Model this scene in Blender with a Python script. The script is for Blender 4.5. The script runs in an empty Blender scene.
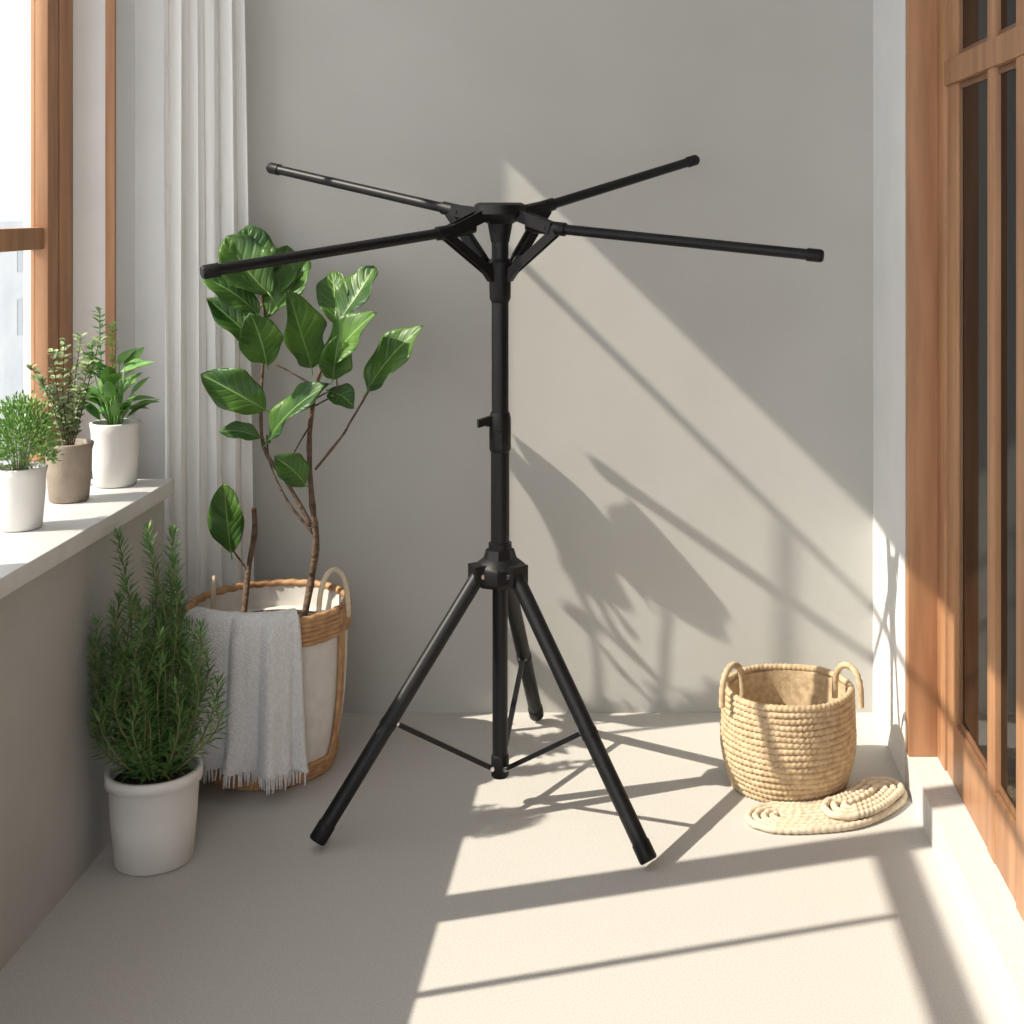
import bpy, math, random
from mathutils import Vector, Matrix
random.seed(7)
S = bpy.context.scene
rnd = random.uniform

# ------------------------------------------------------------------ materials
def new_mat(name):
    m = bpy.data.materials.new(name); m.use_nodes = True
    nt = m.node_tree
    return m, nt, nt.nodes, nt.links, nt.nodes['Principled BSDF']

def mat_noise(name, c1, c2, scale=20, rough=0.6, bump=0.0, bscale=None, stretch=(1,1,1), metallic=0.0, detail=4, spec=0.5, dist=0.01):
    m, nt, N, L, P = new_mat(name)
    tc = N.new('ShaderNodeTexCoord'); mp = N.new('ShaderNodeMapping')
    mp.inputs['Scale'].default_value = stretch
    L.new(tc.outputs['Object'], mp.inputs['Vector'])
    nz = N.new('ShaderNodeTexNoise'); nz.inputs['Scale'].default_value = scale; nz.inputs['Detail'].default_value = detail
    L.new(mp.outputs[0], nz.inputs['Vector'])
    cr = N.new('ShaderNodeValToRGB')
    cr.color_ramp.elements[0].position = 0.3; cr.color_ramp.elements[1].position = 0.7
    cr.color_ramp.elements[0].color = (*c1, 1); cr.color_ramp.elements[1].color = (*c2, 1)
    L.new(nz.outputs['Fac'], cr.inputs[0]); L.new(cr.outputs[0], P.inputs['Base Color'])
    P.inputs['Roughness'].default_value = rough; P.inputs['Metallic'].default_value = metallic
    P.inputs['Specular IOR Level'].default_value = spec
    if bump > 0:
        n2 = N.new('ShaderNodeTexNoise'); n2.inputs['Scale'].default_value = bscale or scale; n2.inputs['Detail'].default_value = 5
        L.new(mp.outputs[0], n2.inputs['Vector'])
        b = N.new('ShaderNodeBump'); b.inputs['Strength'].default_value = bump; b.inputs['Distance'].default_value = dist
        L.new(n2.outputs['Fac'], b.inputs['Height']); L.new(b.outputs[0], P.inputs['Normal'])
    return m

M = {}
M['wall'] = mat_noise('wall_plaster', (.475,.470,.445), (.505,.50,.475), 3, .9, .12, 60, spec=.2, dist=.004)
M['wall_low'] = mat_noise('parapet_plaster', (.43,.425,.405), (.47,.46,.44), 4, .9, .2, 50, spec=.2, dist=.004)
M['white_wall'] = mat_noise('white_plaster', (.78,.78,.77), (.83,.83,.82), 5, .85, .15, 60, spec=.2, dist=.004)
M['floor'] = mat_noise('speckled_floor', (.46,.44,.41), (.58,.56,.53), 260, .85, .14, 260, spec=.2, dist=.002)
M['sill'] = mat_noise('sill_stone', (.68,.68,.68), (.76,.76,.76), 12, .5, .05, 40)
M['curb'] = mat_noise('curb_stone', (.56,.55,.53), (.66,.65,.63), 90, .7, .2, 120, dist=.003)
M['wood'] = mat_noise('oak_wood', (.34,.165,.078), (.50,.265,.135), 5, .5, .12, 14, (6,6,.5), dist=.004)
M['wood_dark'] = mat_noise('oak_wood_dark', (.16,.075,.035), (.24,.12,.06), 5, .5, .12, 14, (6,6,.5), dist=.004)
M['black'] = mat_noise('black_powder_coat', (.005,.005,.006), (.008,.008,.009), 60, .45, .06, 500, dist=.001, spec=.32)
M['black_plastic'] = mat_noise('black_plastic', (.004,.004,.005), (.006,.006,.007), 40, .5, spec=.3)
M['steel'] = mat_noise('steel', (.55,.55,.55), (.7,.7,.7), 40, .3, metallic=1)
M['pot_white'] = mat_noise('ceramic_white', (.70,.69,.67), (.76,.75,.73), 9, .5, .05, 90)
M['pot_taupe'] = mat_noise('ceramic_taupe', (.27,.22,.175), (.33,.27,.215), 30, .7, .1, 90)
M['soil'] = mat_noise('soil', (.02,.013,.008), (.07,.045,.03), 90, .95, .9, 120, dist=.01)
M['bark'] = mat_noise('bark', (.06,.035,.022), (.18,.115,.075), 30, .85, .7, 60, (1,1,2))
M['straw'] = mat_noise('seagrass_rope', (.42,.30,.175), (.64,.50,.32), 60, .8, .5, 200, dist=.003)
M['rope'] = mat_noise('cotton_rope', (.54,.45,.33), (.69,.59,.45), 80, .85, .4, 200, dist=.003)
M['wicker'] = mat_noise('rattan', (.33,.17,.08), (.52,.31,.15), 35, .55, .3, 100, dist=.003)
M['canvas'] = mat_noise('cream_canvas', (.60,.57,.53), (.68,.65,.61), 30, .85, .2, 200, dist=.003)
M['towel'] = mat_noise('terry_towel', (.82,.82,.83), (.95,.95,.95), 130, .95, 1.0, 230, spec=.1, dist=.008)
M['needle'] = mat_noise('rosemary_needles', (.045,.13,.035), (.18,.33,.09), 25, .5)
M['needle_stem'] = mat_noise('rosemary_stems', (.16,.17,.06), (.24,.22,.10), 25, .7)
M['leaf_small'] = mat_noise('small_leaves', (.10,.25,.05), (.28,.45,.12), 30, .5)
M['leaf_mid'] = mat_noise('houseplant_leaves', (.06,.20,.04), (.20,.38,.09), 20, .4)
M['leaf_grey'] = mat_noise('sage_leaves', (.17,.25,.10), (.33,.40,.20), 30, .6)
M['exterior'] = mat_noise('exterior_render', (.42,.43,.44), (.50,.50,.49), 2, .9)
M['exterior_dark'] = mat_noise('exterior_windows', (.28,.30,.31), (.33,.35,.36), 2, .4)

def leaf_material():
    m, nt, N, L, P = new_mat('fig_leaf')
    uv = N.new('ShaderNodeUVMap'); sp = N.new('ShaderNodeSeparateXYZ'); L.new(uv.outputs[0], sp.inputs[0])
    def mth(op, a, b=None):
        n = N.new('ShaderNodeMath'); n.operation = op
        for i, v in enumerate((a, b)):
            if v is None: continue
            if isinstance(v, (int, float)): n.inputs[i].default_value = v
            else: L.new(v, n.inputs[i])
        return n.outputs[0]
    au = mth('ABSOLUTE', mth('SUBTRACT', sp.outputs[0], .5))
    mid = mth('LESS_THAN', au, .018)
    ph = mth('SUBTRACT', sp.outputs[1], mth('MULTIPLY', au, .6))
    side = mth('GREATER_THAN', mth('SINE', mth('MULTIPLY', ph, 46.0)), .96)
    vein = mth('MAXIMUM', mid, mth('MULTIPLY', side, .25))
    tc = N.new('ShaderNodeTexCoord'); nz = N.new('ShaderNodeTexNoise'); nz.inputs['Scale'].default_value = 9
    L.new(tc.outputs['Object'], nz.inputs['Vector'])
    cr = N.new('ShaderNodeValToRGB')
    cr.color_ramp.elements[0].position = .35; cr.color_ramp.elements[1].position = .68
    cr.color_ramp.elements[0].color = (.020, .075, .016, 1); cr.color_ramp.elements[1].color = (.10, .21, .032, 1)
    L.new(nz.outputs['Fac'], cr.inputs[0])
    mx = N.new('ShaderNodeMix'); mx.data_type = 'RGBA'
    L.new(vein, mx.inputs['Factor']); L.new(cr.outputs[0], mx.inputs[6]); mx.inputs[7].default_value = (.24, .38, .12, 1)
    L.new(mx.outputs[2], P.inputs['Base Color'])
    P.inputs['Roughness'].default_value = .42; P.inputs['Specular IOR Level'].default_value = .45
    b = N.new('ShaderNodeBump'); b.inputs['Strength'].default_value = .5; b.inputs['Distance'].default_value = .005
    L.new(mth('SUBTRACT', 1.0, mth('MAXIMUM', mid, mth('MULTIPLY', mth('SINE', mth('MULTIPLY', ph, 46.0)), .5))), b.inputs['Height']); L.new(b.outputs[0], P.inputs['Normal'])
    tr = N.new('ShaderNodeBsdfTranslucent'); tr.inputs[0].default_value = (.26, .48, .05, 1)
    ms = N.new('ShaderNodeMixShader'); ms.inputs[0].default_value = .18
    L.new(P.outputs[0], ms.inputs[1]); L.new(tr.outputs[0], ms.inputs[2])
    L.new(ms.outputs[0], N['Material Output'].inputs[0])
    return m
M['fig'] = leaf_material()

def curtain_material():
    m, nt, N, L, P = new_mat('sheer_curtain')
    P.inputs['Base Color'].default_value = (.97, .965, .95, 1); P.inputs['Roughness'].default_value = .9
    tc = N.new('ShaderNodeTexCoord'); nz = N.new('ShaderNodeTexNoise'); nz.inputs['Scale'].default_value = 300
    L.new(tc.outputs['Object'], nz.inputs['Vector'])
    b = N.new('ShaderNodeBump'); b.inputs['Strength'].default_value = .15; b.inputs['Distance'].default_value = .003
    L.new(nz.outputs['Fac'], b.inputs['Height']); L.new(b.outputs[0], P.inputs['Normal'])
    tr = N.new('ShaderNodeBsdfTranslucent'); tr.inputs[0].default_value = (.96, .955, .94, 1)
    ms = N.new('ShaderNodeMixShader'); ms.inputs[0].default_value = .28
    L.new(P.outputs[0], ms.inputs[1]); L.new(tr.outputs[0], ms.inputs[2])
    L.new(ms.outputs[0], N['Material Output'].inputs[0])
    return m
M['curtain'] = curtain_material()

def glass_material(name, fac, tint):
    m, nt, N, L, P = new_mat(name)
    t = N.new('ShaderNodeBsdfTransparent'); t.inputs[0].default_value = tint
    g = N.new('ShaderNodeBsdfGlossy'); g.inputs['Roughness'].default_value = .02
    ms = N.new('ShaderNodeMixShader'); ms.inputs[0].default_value = fac
    L.new(t.outputs[0], ms.inputs[1]); L.new(g.outputs[0], ms.inputs[2]); L.new(ms.outputs[0], N['Material Output'].inputs[0])
    return m
M['glass'] = glass_material('window_glass', .05, (.97, .98, .98, 1))
m, nt, N, L, P = new_mat('dark_door_glass')
P.inputs['Base Color'].default_value = (.008, .006, .005, 1); P.inputs['Roughness'].default_value = .04
P.inputs['Specular IOR Level'].default_value = .12; P.inputs['IOR'].default_value = 1.3
M['dglass'] = m

# ------------------------------------------------------------------ mesh builder
class MB:
    def __init__(s, name):
        s.name = name; s.v = []; s.f = []; s.fm = []; s.uv = []; s.mats = []
    def mi(s, k):
        if k not in s.mats: s.mats.append(k)
        return s.mats.index(k)
    def add(s, vs, fs, mat, uvs=None):
        o = len(s.v); s.v += [tuple(v) for v in vs]
        s.uv += uvs if uvs else [(0, 0)] * len(vs)
        k = s.mi(mat)
        for f in fs: s.f.append([i + o for i in f]); s.fm.append(k)
    def box(s, x0, x1, y0, y1, z0, z1, mat, bev=0.0):
        if bev <= 0:
            vs = [(x, y, z) for x in (x0, x1) for y in (y0, y1) for z in (z0, z1)]
            fs = [(0,1,3,2), (4,6,7,5), (0,4,5,1), (2,3,7,6), (0,2,6,4), (1,5,7,3)]
            s.add(vs, fs, mat); return
        import bmesh
        bm = bmesh.new(); bmesh.ops.create_cube(bm, size=1)
        for v in bm.verts:
            v.co = Vector(((x0+x1)/2 + v.co.x*(x1-x0), (y0+y1)/2 + v.co.y*(y1-y0), (z0+z1)/2 + v.co.z*(z1-z0)))
        bmesh.ops.bevel(bm, geom=bm.edges[:], offset=bev, segments=2, affect='EDGES', profile=.5)
        bm.verts.index_update()
        s.add([v.co for v in bm.verts], [[v.index for v in f.verts] for f in bm.faces], mat); bm.free()
    def obox(s, c, ax, ay, az, mat):
        c = Vector(c); vs = [c + ax*i + ay*j + az*k for i in (-1,1) for j in (-1,1) for k in (-1,1)]
        s.add(vs, [(0,1,3,2), (4,6,7,5), (0,4,5,1), (2,3,7,6), (0,2,6,4), (1,5,7,3)], mat)
    def bar(s, a, b, w, h, mat):      # flat bar between two points
        a, b = Vector(a), Vector(b); d = (b-a); l = d.length/2; d.normalize()
        side = d.cross(Vector((0,0,1)))
        if side.length < 1e-3: side = Vector((1,0,0))
        side.normalize(); up = side.cross(d)
        s.obox((a+b)/2, d*l, side*w/2, up*h/2, mat)
    def tube(s, pts, rad, mat, seg=12, closed=False, cap=True, fn=None):
        pts = [Vector(p) for p in pts]; n = len(pts)
        if not isinstance(rad, (list, tuple)): rad = [rad]*n
        T = []
        for i in range(n):
            if closed: t = pts[(i+1) % n] - pts[i-1]
            else: t = pts[min(i+1, n-1)] - pts[max(i-1, 0)]
            T.append(t.normalized() if t.length > 1e-9 else Vector((0,0,1)))
        ref = Vector((0,0,1)) if abs(T[0].z) < .9 else Vector((1,0,0))
        nrm = (ref - T[0]*ref.dot(T[0])).normalized()
        vs = []
        for i in range(n):
            nrm = (nrm - T[i]*nrm.dot(T[i])).normalized(); bn = T[i].cross(nrm)
            for j in range(seg):
                a = 2*math.pi*j/seg; r = rad[i]*(fn(i/n, a) if fn else 1)
                vs.append(pts[i] + (nrm*math.cos(a) + bn*math.sin(a))*r)
        fs = []
        for i in range(n if closed else n-1):
            k = (i+1) % n
            for j in range(seg):
                q = (j+1) % seg
                fs.append((i*seg+j, i*seg+q, k*seg+q, k*seg+j))
        if not closed and cap:
            fs.append(list(range(seg))[::-1]); fs.append([(n-1)*seg+j for j in range(seg)])
        s.add(vs, fs, mat)
    def lathe(s, prof, c, mat, seg=48):
        vs = []; n = len(prof)
        for r, z in prof:
            for j in range(seg):
                a = 2*math.pi*j/seg; vs.append((c[0]+r*math.cos(a), c[1]+r*math.sin(a), c[2]+z))
        fs = []
        for i in range(n-1):
            for j in range(seg):
                q = (j+1) % seg; fs.append((i*seg+j, i*seg+q, (i+1)*seg+q, (i+1)*seg+j))
        if prof[0][0] > 0: fs.append(list(range(seg))[::-1])
        if prof[-1][0] > 0: fs.append([(n-1)*seg+j for j in range(seg)])
        s.add(vs, fs, mat)
    def leaf(s, base, tip, width, nrm, mat, fold=.25, curl=.15, nl=9, nw=4, shape='ob', wave=.0):
        base, tip = Vector(base), Vector(tip); d = tip-base; L = d.length; d.normalize()
        nrm = Vector(nrm); nrm = (nrm - d*nrm.dot(d)).normalized(); sd = d.cross(nrm)
        vs = []; uv = []; p1 = rnd(0,6); bend = rnd(-.08,.08)
        for i in range(nl+1):
            t = i/nl
            if shape == 'ob': w = math.sin(math.pi*t**.92)**.72 * (.84+.30*t) * (1+.035*math.sin(t*17+p1)) if 0 < i < nl else 0
            else: w = math.sin(math.pi*t**.8)**.9 if 0 < i < nl else 0
            if i == 0: w = .03
            if i == nl: w = .015
            for j in range(nw+1):
                u = j/nw*2-1
                p = base + d*(L*t) + sd*(u*w*width/2*.97 + bend*L*math.sin(math.pi*t))
                p += nrm*(abs(u)*w*width/2*fold - curl*L*(t*t) + curl*L*.5*t + wave*L*math.sin(t*13+u*1.6+p1)*u*u)
                vs.append(p); uv.append((j/nw, t))
        fs = [(i*(nw+1)+j, i*(nw+1)+j+1, (i+1)*(nw+1)+j+1, (i+1)*(nw+1)+j) for i in range(nl) for j in range(nw)]
        s.add(vs, fs, mat, uv)
    def build(s, angle=40, smooth=True):
        me = bpy.data.meshes.new(s.name); me.from_pydata(s.v, [], s.f)
        for k in s.mats: me.materials.append(M[k])
        me.polygons.foreach_set('material_index', s.fm)
        ul = me.uv_layers.new(name='UVMap')
        li = [0]*len(me.loops); me.loops.foreach_get('vertex_index', li)
        flat = []
        for i in li: flat += s.uv[i]
        ul.data.foreach_set('uv', flat)
        me.polygons.foreach_set('use_smooth', [smooth]*len(me.polygons))
        me.update()
        if smooth: me.set_sharp_from_angle(angle=math.radians(angle))
        ob = bpy.data.objects.new(s.name, me); S.collection.objects.link(ob)
        return ob

def spline(pts, n=6):
    pts = [Vector(p) for p in pts]; out = []
    for i in range(len(pts)-1):
        p0 = pts[max(i-1,0)]; p1 = pts[i]; p2 = pts[i+1]; p3 = pts[min(i+2, len(pts)-1)]
        for k in range(n):
            t = k/n
            out.append(.5*((2*p1) + (p2-p0)*t + (2*p0-5*p1+4*p2-p3)*t*t + (3*p1-p0-3*p2+p3)*t**3))
    out.append(pts[-1]); return out

def slab(name, *a):
    b = MB(name); b.box(*a); return b.build(smooth=False)

# ------------------------------------------------------------------ room shell
slab('floor', -1.75, .95, -1.2, 4.15, -.1, 0, 'floor')
slab('ceiling', -1.75, .95, -1.2, 4.15, 2.95, 3.05, 'white_wall')
slab('wall_back', -1.75, .95, 4.0, 4.15, 0, 2.95, 'wall')
slab('wall_right', .637, .95, 3.5, 4.0, 0, 2.95, 'white_wall')
b = MB('wall_left')
b.box(-1.75, -1.229, -1.2, 3.53, 0, .72, 'wall_low')
b.box(-1.75, -1.45, 3.53, 4.0, 0, .72, 'wall_low')
b.box(-1.70, -1.45, 3.80, 4.0, .72, 2.95, 'white_wall')
b.box(-1.45, -1.345, 3.94, 4.0, 0, 2.95, 'white_wall')
b.box(-1.70, -1.56, -1.2, 3.80, 2.84, 2.95, 'white_wall')
b.build(smooth=False)
b = MB('window_sill'); b.box(-1.70, -1.2, -1.2, 3.53, .72, .76, 'sill', .004); b.box(-1.70, -1.45, 3.53, 3.80, .72, .76, 'sill'); b.build()

# window on the left wall
b = MB('window_1')
X0, X1 = -1.612, -1.565
def vm(y0, y1, z0=.76, z1=2.82, x0=X0, x1=X1): b.box(x0, x1, y0, y1, z0, z1, 'wood', .004)
def hm(z0, z1, y0, y1, x0=X0, x1=X1): b.box(x0, x1, y0, y1, z0, z1, 'wood', .003)
vm(3.64, 3.705); vm(3.72, 3.80); vm(3.69, 3.74, x0=-1.605, x1=-1.58)
vm(2.475, 2.575); vm(1.55, 1.65); vm(.6, .7); vm(-.4, -.3)
vm(2.195, 2.215, z1=2.1, x0=-1.61, x1=-1.59)
vm(3.375, 3.392, z1=2.47, x0=-1.61, x1=-1.59)
hm(1.335, 1.392, 3.385, 3.64, -1.612, -1.575)
hm(2.478, 2.50, -.4, 3.64, -1.605, -1.59)
hm(2.07, 2.13, -.4, 2.475, -1.62, -1.58)
hm(.76, .80, -.4, 3.80); hm(2.80, 2.84, -1.2, 3.80)
b.box(-1.602, -1.598, -.35, 3.64, .80, 2.80, 'glass')
b.box(-1.475, -1.448, 3.788, 3.80, .76, 2.84, 'wood', .003)
b.build()

# curtain and rod
b = MB('curtain')
nu, nv = 160, 50; vs = []
for j in range(nv+1):
    t = j/nv; z = .375 + 2.375*t
    A = Vector((-1.312 , 3.765)); B = Vector((-1.108 - .035*t, 3.905))
    d = (B-A).normalized(); n = Vector((d.y, -d.x))
    for i in range(nu+1):
        u = i/nu
        ph = u*2*math.pi*5.5 + 1.1*math.sin(5*u+1.2*t) + .5*math.sin(2.2*t+11*u)
        amp = (.013 + .010*(1-t))*(.65+.35*math.sin(u*9+1))
        off = amp*math.sin(ph) + .004*math.sin(ph*2.3+3*t)
        p = A.lerp(B, u) + n*off + d*.006*math.sin(2*ph)
        vs.append((p.x, p.y, z + .006*math.sin(ph*.5)*(1-t)))
b.add(vs, [(j*(nu+1)+i, j*(nu+1)+i+1, (j+1)*(nu+1)+i+1, (j+1)*(nu+1)+i) for j in range(nv) for i in range(nu)], 'curtain')
b.build(180)
b = MB('curtain_rod'); b.tube([(-1.34, 3.74, 2.76), (-1.05, 3.95, 2.76)], .012, 'wood_dark')
b.tube([(-1.33, 3.747, 2.76), (-1.33, 3.747, 2.95)], .006, 'wood_dark'); b.build()

# door (right side), curb it stands on
slab('door_curb', .637, .95, -1.2, 3.5, 0, .087, 'curb')
b = MB('door_1'); D = .709
b.box(.638, .74, 3.457, 3.499, .087, 2.95, 'wood', .003)
b.box(D, .80, 3.372, 3.457, .087, 2.95, 'wood', .003)          # jamb
def stile(y0, y1, x=D+.006, z0=.087, z1=2.95, m='wood', x1=.79): b.box(x, x1, y0, y1, z0, z1, m, .003)
stile(3.265, 3.366, D+.006)
stile(3.245, 3.265, D+.012, m='wood_dark')
stile(2.892, 2.955, D+.002)
stile(2.955, 2.963, D+.010, m='wood_dark')
stile(2.60, 2.715, D)
stile(2.715, 2.725, D+.010, m='wood_dark')
stile(1.75, 1.87, D); stile(.9, 1.0, D); stile(0, .12, D)
b.box(D+.016, D+.020, -1.1, 3.25, .25, 2.95, 'dglass')
b.box(D+.004, .79, -1.2, 3.36, .087, .235, 'wood', .004)
b.box(D+.011, .79, -1.2, 3.25, .235, .252, 'wood_dark', .002)
b.box(D-.004, .79, -1.2, 3.36, 1.735, 1.795, 'wood', .004)
b.box(D+.011, .79, -1.2, 3.25, 1.72, 1.735, 'wood_dark', .002)
b.box(D+.011, .79, -1.2, 3.25, 1.795, 1.81, 'wood_dark', .002)
b.box(.80, .95, -1.2, 3.5, .087, 2.95, 'wood_dark')
b.build()

# exterior
b = MB('exterior_building'); b.box(-11, -8, -4, 22, -3, 1.25, 'exterior')
for i in range(12):
    for z in (-.2, .6): b.box(-8.01, -7.99, 6+i*1.3, 6.7+i*1.3, z, z+.45, 'exterior_dark')
b.build(smooth=False)

# ------------------------------------------------------------------ clothes drying stand
b = MB('tripod_clothes_drying_rack')
C = Vector((-.362, 3.38, 0))
def cz(z): return C + Vector((0,0,z))
b.tube([cz(.075), cz(.60)], .0185, 'black', 20)
b.tube([cz(.60), cz(.86)], .0225, 'black', 24)
b.tube([cz(.86), cz(1.42)], .0205, 'black', 24)
b.lathe([(.024,.62), (.034,.62), (.040,.60), (.060,.585), (.064,.575), (.064,.545), (.056,.535), (.02,.535)], (C.x, C.y, 0), 'black_plastic', 8)
b.tube([cz(.60), cz(.635)], .028, 'black_plastic', 24)
b.tube([cz(.855), cz(.862), cz(.935), cz(.95)], [.023,.0262,.0262,.023], 'black_plastic', 24)
b.tube([cz(.925)+Vector((-.02,-.01,0)), cz(.925)+Vector((-.032,-.016,0))], .008, 'black_plastic')
b.obox(cz(.930)+Vector((-.036,-.02,0)), Vector((.014,.007,.004)), Vector((.003,-.007,0)), Vector((0,0,.009)), 'black_plastic')
b.obox(cz(.885)+Vector((.0,-.026,0)), Vector((.008,0,0)), Vector((0,.006,0)), Vector((0,0,.02)), 'black_plastic')
b.tube([cz(1.215), cz(1.225), cz(1.27), cz(1.31), cz(1.32)], [.021,.0255,.0265,.030,.024], 'black_plastic', 24)
feet = [Vector((-.750, 3.150, 0)), Vector((-.002, 3.055, 0)), Vector((-.318, 3.93, 0))]
low = cz(.095)
b.tube([cz(.07), cz(.075), cz(.12), cz(.125)], [.018,.0215,.0215,.019], 'black_plastic', 20)
for ft in feet:
    d = (ft-C); d.z = 0; d.normalize(); top = C + d*.055 + Vector((0,0,.565)); end = ft + Vector((0,0,.018))
    ax = (end-top).normalized()
    b.tube([top, end - ax*.02], .0185, 'black', 20)
    b.tube([end-ax*.044, end-ax*.041, end-ax*.004, end], [.0188,.0205,.0205,.018], 'black_plastic', 20)
    b.obox(top - ax*.003, d*.020, d.cross(Vector((0,0,1)))*.024, Vector((0,0,.022)), 'black_plastic')
    sd = d.cross(Vector((0,0,1)))
    b.tube([top - sd*.027, top + sd*.027], .006, 'steel', 10)
    q = top.lerp(end, .575)
    b.tube([q-ax*.008, q+ax*.008], .0198, 'black_plastic', 20)
    b.bar(low + d*.022, q - d*.016, .012, .011, 'black')
    b.tube([low + d*.024 - sd*.009, low + d*.024 + sd*.009], .0055, 'steel', 10)
    b.tube([q-d*.018-sd*.011, q-d*.018+sd*.011], .0055, 'steel', 10)
b.lathe([(.0,1.456), (.052,1.456), (.062,1.450), (.064,1.428), (.056,1.418), (.03,1.405), (.022,1.36), (0,1.36)], (C.x, C.y, 0), 'black_plastic', 32)
arms = [(Vector((-.945,2.96,1.308)), 1.392), (Vector((.384,3.13,1.336)), 1.398),
        (Vector((-1.012,3.73,1.549)), 1.430), (Vector((.127,3.87,1.575)), 1.436)]
for e, z0 in arms:
    d = e-C; d.z = 0; d.normalize()
    st = C + d*.10 + Vector((0,0,z0)); ax = (e-st).normalized(); sd = d.cross(Vector((0,0,1)))
    b.tube([st-ax*.03, e], .0125, 'black', 18)
    b.tube([e-ax*.035, e-ax*.033, e-ax*.002, e+ax*.003], [.0125,.0150,.0150,.012], 'black_plastic', 18)
    for q in (-1, 1):
        b.bar(C + d*.045 + sd*q*.017 + Vector((0,0,1.428)), st + ax*.035 + sd*q*.015, .006, .028, 'black_plastic')
    b.tube([st+ax*.02-sd*.020, st+ax*.02+sd*.020], .005, 'black', 10)
    b.tube([st-ax*.01, st+ax*.07], .0165, 'black_plastic', 16)
    for q in (-1, 1):
        a0 = C + d*.026 + sd*q*.010 + Vector((0,0,1.285)); a1 = st + ax*.045 + sd*q*.013 - Vector((0,0,.008))
        b.bar(a0, a1, .006, .020, 'black_plastic')
    b.bar(C + d*.022 + Vector((0,0,1.27)), C + d*.06 + Vector((0,0,1.325)), .024, .016, 'black_plastic')
b.build(35)

# ------------------------------------------------------------------ potted fig in big basket
BX, BY = -.985, 3.62
b = MB('planter_basket')
RP = [(0,.152),(.015,.158),(.05,.170),(.10,.181),(.16,.190),(.22,.195),(.30,.198),(.36,.199),(.43,.200)]
def rad_at(z):
    for (z0,r0),(z1,r1) in zip(RP, RP[1:]):
        if z <= z1: return r0+(r1-r0)*(z-z0)/(z1-z0)
    return RP[-1][1]
prof = [(rad_at(z), z) for z in [0.004,.02,.05,.09,.14,.2,.26,.32,.38,.415]]
b.lathe([(0,.004)] + prof + [(.192,.415),(.188,.36),(0,.352)], (BX,BY,0), 'canvas', 64)
b.lathe([(.0,.356), (.186,.358), (.0,.364)], (BX,BY,0), 'soil', 40)
def ring(r, z, cr, mat, n=120, k=34, amp=.18, seg=8):
    pts = [(BX+r*math.cos(a), BY+r*math.sin(a), z) for a in [2*math.pi*i/n for i in range(n)]]
    b.tube(pts, cr, mat, seg, closed=True, fn=lambda f, a: 1+amp*math.sin(k*2*math.pi*f+a))
for i in range(5): ring(rad_at(.36+.011*i)+.003, .362+.0115*i, .0068, 'wicker')
ring(.198, .420, .010, 'wicker')
for i in range(4): ring(rad_at(.009+.012*i)+.003, .009+.012*i, .0072, 'wicker')
for a in (-14, -88, -150, 150, 90, 40):
    a = math.radians(a)
    for da in (-.035, .035):
        b.tube([(BX+(rad_at(z)+.006)*math.cos(a+da), BY+(rad_at(z)+.006)*math.sin(a+da), z) for z in [.008+.0415*i for i in range(11)]], .0058, 'wicker', 8)
for ad, hh in ((-16, .125), (155, .07)):
    a = math.radians(ad); c = Vector((BX+.186*math.cos(a), BY+.186*math.sin(a), .395)); t = Vector((-math.sin(a), math.cos(a), 0))
    o = Vector((math.cos(a), math.sin(a), 0)); t = (t*.75 + o*(.66 if ad < 0 else -.66)).normalized()
    pts = [c + t*.038*math.cos(w)*(1+.15*math.sin(w)) + Vector((0,0,hh*math.sin(w))) for w in [math.pi*i/18 for i in range(19)]]
    b.tube(pts, .0066, 'rope', 10, fn=lambda f, a: 1+.12*math.sin(60*f*2+a))
b.build(60)

# fig plant : local sketch in centimetres (x right of the pot centre, z height, dy depth)
b = MB('fiddle_leaf_fig')
def fp(x, z, dy=0): return Vector((BX + x*.0105 - .008, BY + .085 + dy*.01, z*.01))
def branch(pts, r0, r1):
    p = spline([fp(q[0]+rnd(-.4,.4), q[1], q[2]-(6 if q[1] < 45 else 0)) for q in pts], 5); n = len(p)
    b.tube(p, [(r0+(r1-r0)*i/(n-1))*rnd(.86,1.17) for i in range(n)], 'bark', 9)
branch([(9,36,-2),(9.5,45,-1),(10.3,56,0),(9.6,68,0),(8.5,84,1),(10.8,99,1),(14.7,108,2),(15.5,115,2)], .0105, .0038)
branch([(9.6,60,0),(3,71,1),(-3.4,81,2),(-4.1,97,2),(-3.4,112,3),(-4.6,123,4)], .0060, .0028)
branch([(10.3,75,0),(17,84,-1),(20,88,-3),(25,97,-5)], .0042, .0022)
branch([(-6,36,-1),(-7,48,0),(-5.5,58,0),(-5.0,65,0)], .009, .006)
branch([(-7,48,0),(-11,54,0)], .0035, .002)
branch([(10,97,1),(4,101,0),(.5,103,-1)], .0035, .002)
branch([(8.5,86,1),(4,76,-1),(8.3,71,-2)], .002, .0015)
branch([(9.5,93,0),(12,95,-1),(14.5,96,-2)], .0025, .0015)
branch([(9.8,58,0),(3,66,1),(-1.5,76,2),(-2,84,1)], .004, .002)
branch([(10,92,0),(16,96,-5),(17,101,-9)], .0028, .0016)
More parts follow.
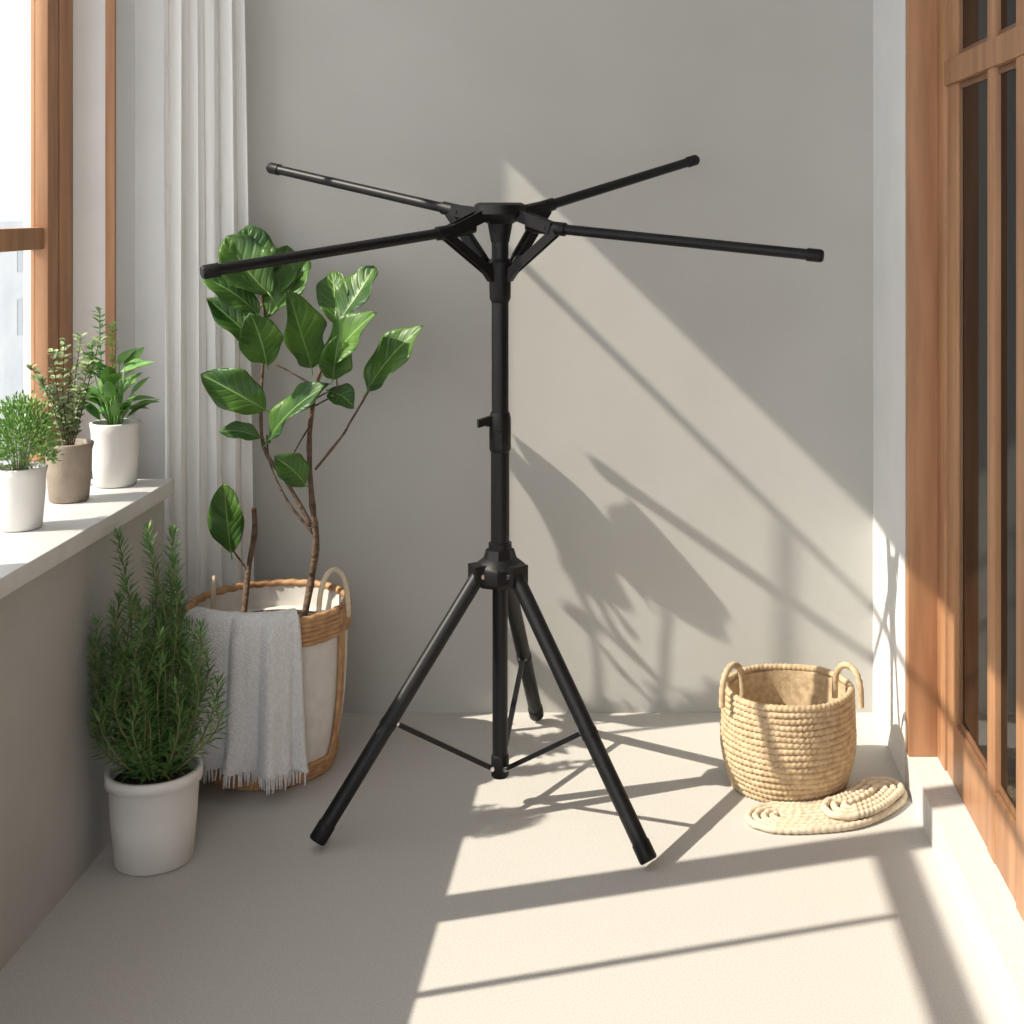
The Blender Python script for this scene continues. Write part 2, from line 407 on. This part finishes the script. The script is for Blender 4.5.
leaves = [  # base, tip, width, depth base, depth tip, turn
 ((-2.6,90.6),(-17,101),10,1,-4,.3), ((-2,82),(13,100),8.5,0,-10,-.9), ((-2,121),(-13,137),12.5,3,3,.3),
 ((-4.6,116),(-15.5,127),9,1,-5,.5), ((-1.5,103),(-3,117),10,-2,-11,.3), ((9.5,102),(8.5,122),11,-1,-12,.6),
 ((13.5,101),(26,118),10.5,-5,-14,-.8), ((15.5,114),(23,129),11,3,7,-.2), ((14,96),(21,93),6,-2,-7,.1),
 ((24.3,96.5),(36.8,114.5),10,-5,-11,-.8), ((8.3,71.2),(1.8,79.5),7.5,-2,-6,.2), ((-11,53),(-12.2,71.5),8.5,0,-3,.4),
 ((-4.2,107),(-16.5,121),8,2,-1,.4), ((-4,83),(-13.7,85.6),4.5,2,-1,.6), ((-3.5,115),(5.5,131),9.5,4,11,-.3),
 ((-4.4,123),(-8.5,140),11.5,4,7,.1), ((14.7,113),(11,128),8,4,12,.3), ((-4.4,119),(0,135),9,5,13,0),
 ((16.5,100),(19,111),7.5,-9,-13,.5),
]
for (bx,bz),(tx,tz),w,d0,d1,tl in leaves:
    B_, T_ = fp(bx,bz,d0), fp(tx,tz,d1)
    n = Vector((tl+rnd(-.5,.5), -1, .45+rnd(-.35,.35)))
    b.tube([B_ - (T_-B_)*.10, B_ + (T_-B_)*.05], .0018, 'leaf_small', 6)
    b.leaf(B_, T_, w*.0116, n, 'fig', fold=rnd(.2,.55), curl=rnd(.05,.35), nl=20, nw=10, wave=.045)
fig = b.build(180)
sol = fig.modifiers.new('thick', 'SOLIDIFY'); sol.thickness = .0006

# towel draped over the basket rim
b = MB('draped_towel')
path = [(.155,.375),(.165,.41),(.181,.440),(.200,.450),(.220,.440),(.227,.40),(.229,.34),(.228,.27),(.226,.20),(.224,.13),(.222,.10),(.221,.078)]
pp = spline([Vector((a, c, 0)) for a, c in path], 4); nu = 160; vs = []; nP = len(pp)
def towel_pt(u, k):
    r, z = pp[k].x, pp[k].y; v = k/(nP-1)
    x0 = -.146 - .045*max(0, v-.3); x1 = .118 + .012*v
    th = math.asin(max(-.97, min(.97, (x0 + (x1-x0)*u)/.222)))
    fl = max(0, (v-.18))*1.3
    f = .016*math.sin(u*24+1.2*v+.6)+.007*math.sin(u*47+2+v*2)+.006*math.sin(u*13-3*v)
    rr = r + fl*f*1.3 + .006*math.sin(u*9+v*5)*fl + .010*fl + .004
    return Vector((BX+rr*math.sin(th), BY-rr*math.cos(th), z + (.012*math.sin(u*4+1) if v > .6 else 0)*(v-.6)*2.5))
for k in range(nP):
    for i in range(nu+1): vs.append(towel_pt(i/nu, k))
b.add(vs, [(k*(nu+1)+i, k*(nu+1)+i+1, (k+1)*(nu+1)+i+1, (k+1)*(nu+1)+i) for k in range(nP-1) for i in range(nu)], 'towel')
for i in range(58):
    p = towel_pt((i+.5)/58, nP-1)+Vector((0,0,.004)); q = p + Vector((rnd(-.003,.003), rnd(-.003,.003), -rnd(.034,.042)))
    b.tube([p, p.lerp(q,.5)+Vector((rnd(-.001,.001),0,0)), q], [.0030,.0024,.0016], 'towel', 5)
tw = b.build(180)
sol = tw.modifiers.new('thick', 'SOLIDIFY'); sol.thickness = .012; sol.offset = 0
vg = tw.vertex_groups.new(name='cloth'); vg.add(list(range(nP*(nu+1))), 1.0, 'REPLACE')
sol.vertex_group = 'cloth'; sol.thickness_vertex_group = .05

# ------------------------------------------------------------------ small pots
def pot(b, x, y, z, rt, rb, h, mat, lip=.0):
    pr = [(rb*.9, 0), (rb, .004), (rb+(rt-rb)*.5, h*.5), (rt-.004, h*.86)]
    if lip: pr += [(rt-.002, h*.87), (rt+lip, h*.875), (rt+lip, h*.985), (rt+lip-.003, h)]
    else: pr += [(rt, h*.985), (rt-.002, h)]
    pr += [(rt-.007, h), (rt-.010, h*.98), (rt-.014, h*.86), (0, h*.86)]
    b.lathe([(0,0)]+pr, (x,y,z), mat, 56)
    b.lathe([(0, h*.87), (rt-.0145, h*.87), (rt-.0155, h*.90), (rt*.5, h*.925), (0, h*.915)], (x,y,z), 'soil', 32)

# rosemary
RX, RY = -1.098, 3.10
b = MB('potted_rosemary'); pot(b, RX, RY, 0, .100, .083, .205, 'pot_white', .003)
NS = 48
for sidx in range(NS):
    a = sidx*2.399+rnd(-.3,.3); lean = math.sqrt((sidx+.5)/NS)
    H = (.54 - .30*lean**1.4)*rnd(.70,1.02)
    ex = .132*lean*math.cos(a); ey = .125*lean*math.sin(a)
    if sidx in (3,6,9): H = .53
    p0 = Vector((RX+ex*.2, RY+ey*.2, .18)); p3 = Vector((RX+ex*.95+rnd(-.03,.03), RY+ey+rnd(-.02,.02), .19+H))
    p1 = Vector((RX+ex*.75, RY+ey*.75, .19+H*.30)); p2 = Vector((RX+ex*1.08+rnd(-.015,.015), RY+ey*1.08, .19+H*.68))
    ps = spline([p0,p1,p2,p3], 8)
    b.tube(ps, [.0028-.0018*i/(len(ps)-1) for i in range(len(ps))], 'needle_stem', 5)
    nn = int(H*330)
    for i in range(nn):
        t = .10+.90*i/nn; f = t*(len(ps)-1); k = min(int(f), len(ps)-2); p = ps[k].lerp(ps[k+1], f-k)
        ax = (ps[k+1]-ps[k]).normalized(); w = i*2.4+rnd(-.4,.4)
        s1 = ax.orthogonal().normalized(); s2 = ax.cross(s1); o = s1*math.cos(w)+s2*math.sin(w)
        up = .30+.30*t+(1.4*(t-.9)*10 if t > .9 else 0)
        dr = (o + ax*up + Vector((0,0,.12))).normalized(); ln = rnd(.030,.044)*(1.0-.30*t**5)
        q = p+dr*ln; q.x = max(q.x, -1.224)
        sdv = dr.cross(ax)
        sdv = (sdv.normalized() if sdv.length > 1e-4 else s1)*.0028
        m_ = p.lerp(q,.5)+Vector((0,0,.0015))
        b.add([p, m_+sdv, q, m_-sdv], [(0,1,2,3)], 'needle')
b.build(180)

# sill plants
SZ = .76
b = MB('potted_thyme'); x, y = -1.346, 2.99; pot(b, x, y, SZ, .056, .045, .132, 'pot_white')
for i in range(2600):
    a = rnd(0, 2*math.pi); ph = math.acos(rnd(-.35,1)); r = .068*random.random()**.3*rnd(.85,1.15)
    p = Vector((x+.006+r*math.sin(ph)*math.cos(a), y+r*math.sin(ph)*math.sin(a), SZ+.175+r*1.55*math.cos(ph)))
    dr = Vector((math.sin(ph)*math.cos(a)+rnd(-.5,.5), math.sin(ph)*math.sin(a)+rnd(-.5,.5), math.cos(ph)+rnd(.1,.9))).normalized()
    b.leaf(p, p+dr*rnd(.008,.013), .005, (rnd(-1,1), rnd(-1,1), rnd(-1,1)+.01), 'leaf_small', nl=3, nw=2, shape='l')
for i in range(40):
    a = rnd(0, 2*math.pi); r = rnd(.01,.05)
    b.tube([(x+r*.3*math.cos(a), y+r*.3*math.sin(a), SZ+.115), (x+r*math.cos(a), y+r*math.sin(a), SZ+.22)], .001, 'leaf_grey', 5)
b.build(180)

b = MB('potted_sage'); x, y = -1.357, 3.27; pot(b, x, y, SZ, .055, .044, .136, 'pot_taupe')
for sx, sy, hh in [(-.088,.0,.18),(-.06,.02,.13),(-.03,-.02,.22),(0,.01,.17),(.02,.02,.25),(.05,-.01,.19),(.07,.0,.24),(.035,-.02,.13),(-.06,-.02,.16),(-.01,.0,.24)]:
    ps = spline([(x+sx*.1,y+sy*.1,SZ+.115),(x+sx*.45+rnd(-.01,.01),y+sy,SZ+.13+hh*.5),(x+sx,y+sy,SZ+.13+hh)], 8)
    b.tube(ps, [.0018-.001*i/(len(ps)-1) for i in range(len(ps))], 'bark', 5)
    for i in range(3, len(ps)):
        for q in range(4):
            a = rnd(0, 2*math.pi); dr = Vector((math.cos(a), math.sin(a), rnd(.1,.9))).normalized()
            b.leaf(ps[i], ps[i]+dr*rnd(.014,.026), .011, (rnd(-.4,.4), -.4, 1), 'leaf_grey', nl=4, nw=2, shape='l')
b.build(180)

b = MB('potted_peace_lily'); x, y = -1.318, 3.45; pot(b, x, y, SZ, .060, .050, .156, 'pot_white')
for i in range(46):
    a = rnd(0, 2*math.pi); ln = rnd(.055,.10); h0 = rnd(.15,.30); rr = rnd(.01,.04)
    st = Vector((x+.01*math.cos(a), y+.01*math.sin(a), SZ+.135)); p = Vector((x+rr*math.cos(a), y+rr*math.sin(a), SZ+h0))
    b.tube([st, st.lerp(p,.5)+Vector((0,0,.01)), p], .0014, 'leaf_mid', 5)
    dr = Vector((math.cos(a), math.sin(a), rnd(.2,1.2))).normalized()
    b.leaf(p, p+dr*ln, ln*.42, (rnd(-.2,.2), -.3, 1), 'leaf_mid', fold=.3, curl=.25, nl=7, nw=4, shape='l')
for sx, hh in [(-.042,.43),(-.012,.39),(-.06,.35)]:
    ps = spline([(x+sx*.2,y,SZ+.135),(x+sx*.9,y+.01,SZ+.13+hh*.4),(x+sx,y+.01,SZ+hh)], 9)
    b.tube(ps, .0012, 'leaf_mid', 5)
    for i in range(9, len(ps)):
        for q in range(3):
            a = rnd(0, 2*math.pi); dr = Vector((math.cos(a), math.sin(a), rnd(.2,1))).normalized()
            b.leaf(ps[i], ps[i]+dr*rnd(.014,.028), .009, (rnd(-.4,.4), -.4, 1), 'leaf_small', nl=4, nw=2, shape='l')
b.build(180)

# ------------------------------------------------------------------ seagrass basket
b = MB('woven_seagrass_basket'); WX, WY = .347, 3.52
def wr(z): return .142 + .026*math.sin(min(1, z/.12)*math.pi/2) - (.005*(z-.12)/.12 if z > .12 else 0)
rows = 17; hgt = .238
for i in range(rows):
    z = .008 + (hgt-.008)*i/(rows-1); r = wr(z)-.006; n = 260
    pts = [(WX+r*math.cos(a), WY+r*math.sin(a), z+.0014*math.sin(5*a+i)) for a in [2*math.pi*k/n+.1*i for k in range(n)]]
    b.tube(pts, .0086, 'straw', 8, closed=True, fn=(lambda o: (lambda f, a: 1+.17*math.sin(75*2*math.pi*f+a+o)))(i*2.1))
b.lathe([(0,.005),(.130,.005),(.154,.12),(.152,.230),(.148,.230),(.146,.12),(.125,.012),(0,.012)], (WX,WY,0), 'straw', 48)
for ad in (200, -20):
    a = math.radians(ad); c = Vector((WX+.146*math.cos(a), WY+.146*math.sin(a), .218))
    o = Vector((math.cos(a), math.sin(a), 0)); t = Vector((-math.sin(a), math.cos(a), 0))
    t = (t*.5 + o*(.85 if ad > 0 else -.85)).normalized()
    pts = [c + t*.043*math.cos(w)*(1+.12*math.sin(w)) + Vector((0,0,.092*max(0.0, math.sin(w))**.75)) + o*.006 for w in [math.pi*i/26 for i in range(27)]]
    b.tube(pts, .0078, 'straw', 10, fn=lambda f, a: 1+.18*math.sin(90*f+a))
b.build(80)

# rope skein lying around the basket's front
b = MB('coiled_rope')
def ropes(ps, r=.0088, closed=True):
    ln = sum((ps[i]-ps[i-1]).length for i in range(1, len(ps)))
    tw = round(ln/.02)*2*math.pi
    b.tube(ps, r, 'rope', 8, closed=closed, fn=lambda f, a: 1+.15*math.sin(tw*f+a))
def skein(r_in, r_out, a0, a1, z, wob=.002):
    a0, a1 = math.radians(a0), math.radians(a1); rm = (r_in+r_out)/2; hw = (r_out-r_in)/2; P = []
    ph = rnd(0,6)
    for i in range(70): a = a0+(a1-a0)*i/70; P.append((r_out+wob*math.sin(a*9+ph), a))
    for i in range(16): w = math.pi*i/16; P.append((rm+hw*math.cos(w), a1+hw*math.sin(w)/rm))
    for i in range(50): a = a1+(a0-a1)*i/50; P.append((r_in+wob*.5*math.sin(a*8+ph), a))
    for i in range(16): w = math.pi*i/16; P.append((rm-hw*math.cos(w), a0-hw*math.sin(w)/rm))
    ropes([Vector((WX+r*math.cos(a), WY+r*math.sin(a), z)) for r, a in P])
skein(.162, .294, -102, -25, .009)
skein(.178, .278, -102, -25, .009, .001)
skein(.194, .262, -101, -26, .009, .001)
skein(.210, .246, -100, -27, .009, .0)
ropes([Vector((WX+.228*math.cos(a), WY+.228*math.sin(a), .009)) for a in [math.radians(-100+73*i/50) for i in range(51)]], closed=False)
skein(.190, .286, -62, -24, .0255)
skein(.207, .269, -60, -25, .0255, .001)
skein(.224, .252, -58, -26, .0255, 0)
b.build(80)

# ------------------------------------------------------------------ light
w = bpy.data.worlds.new('sky'); S.world = w; w.use_nodes = True
bg = w.node_tree.nodes['Background']; bg.inputs[0].default_value = (.96, .975, 1.0, 1); bg.inputs[1].default_value = 2.15
sun = bpy.data.lights.new('sun', 'SUN'); sun.energy = 7.8; sun.angle = math.radians(.5); sun.color = (1, .90, .76)
so = bpy.data.objects.new('sun', sun); S.collection.objects.link(so)
so.rotation_euler = Vector((1, .31, -.98)).to_track_quat('-Z', 'Y').to_euler(); so.location = (-5, 1, 6)
S.view_settings.view_transform = 'Standard'

# ------------------------------------------------------------------ camera
cam = bpy.data.cameras.new('camera'); co = bpy.data.objects.new('camera', cam); S.collection.objects.link(co)
co.location = (0, 0, 1.45); co.rotation_euler = (math.radians(90), 0, 0)
cam.sensor_width = 36; cam.lens = 49.22; cam.shift_x = -.1348; cam.shift_y = -.2998
cam.clip_start = .01
S.camera = co
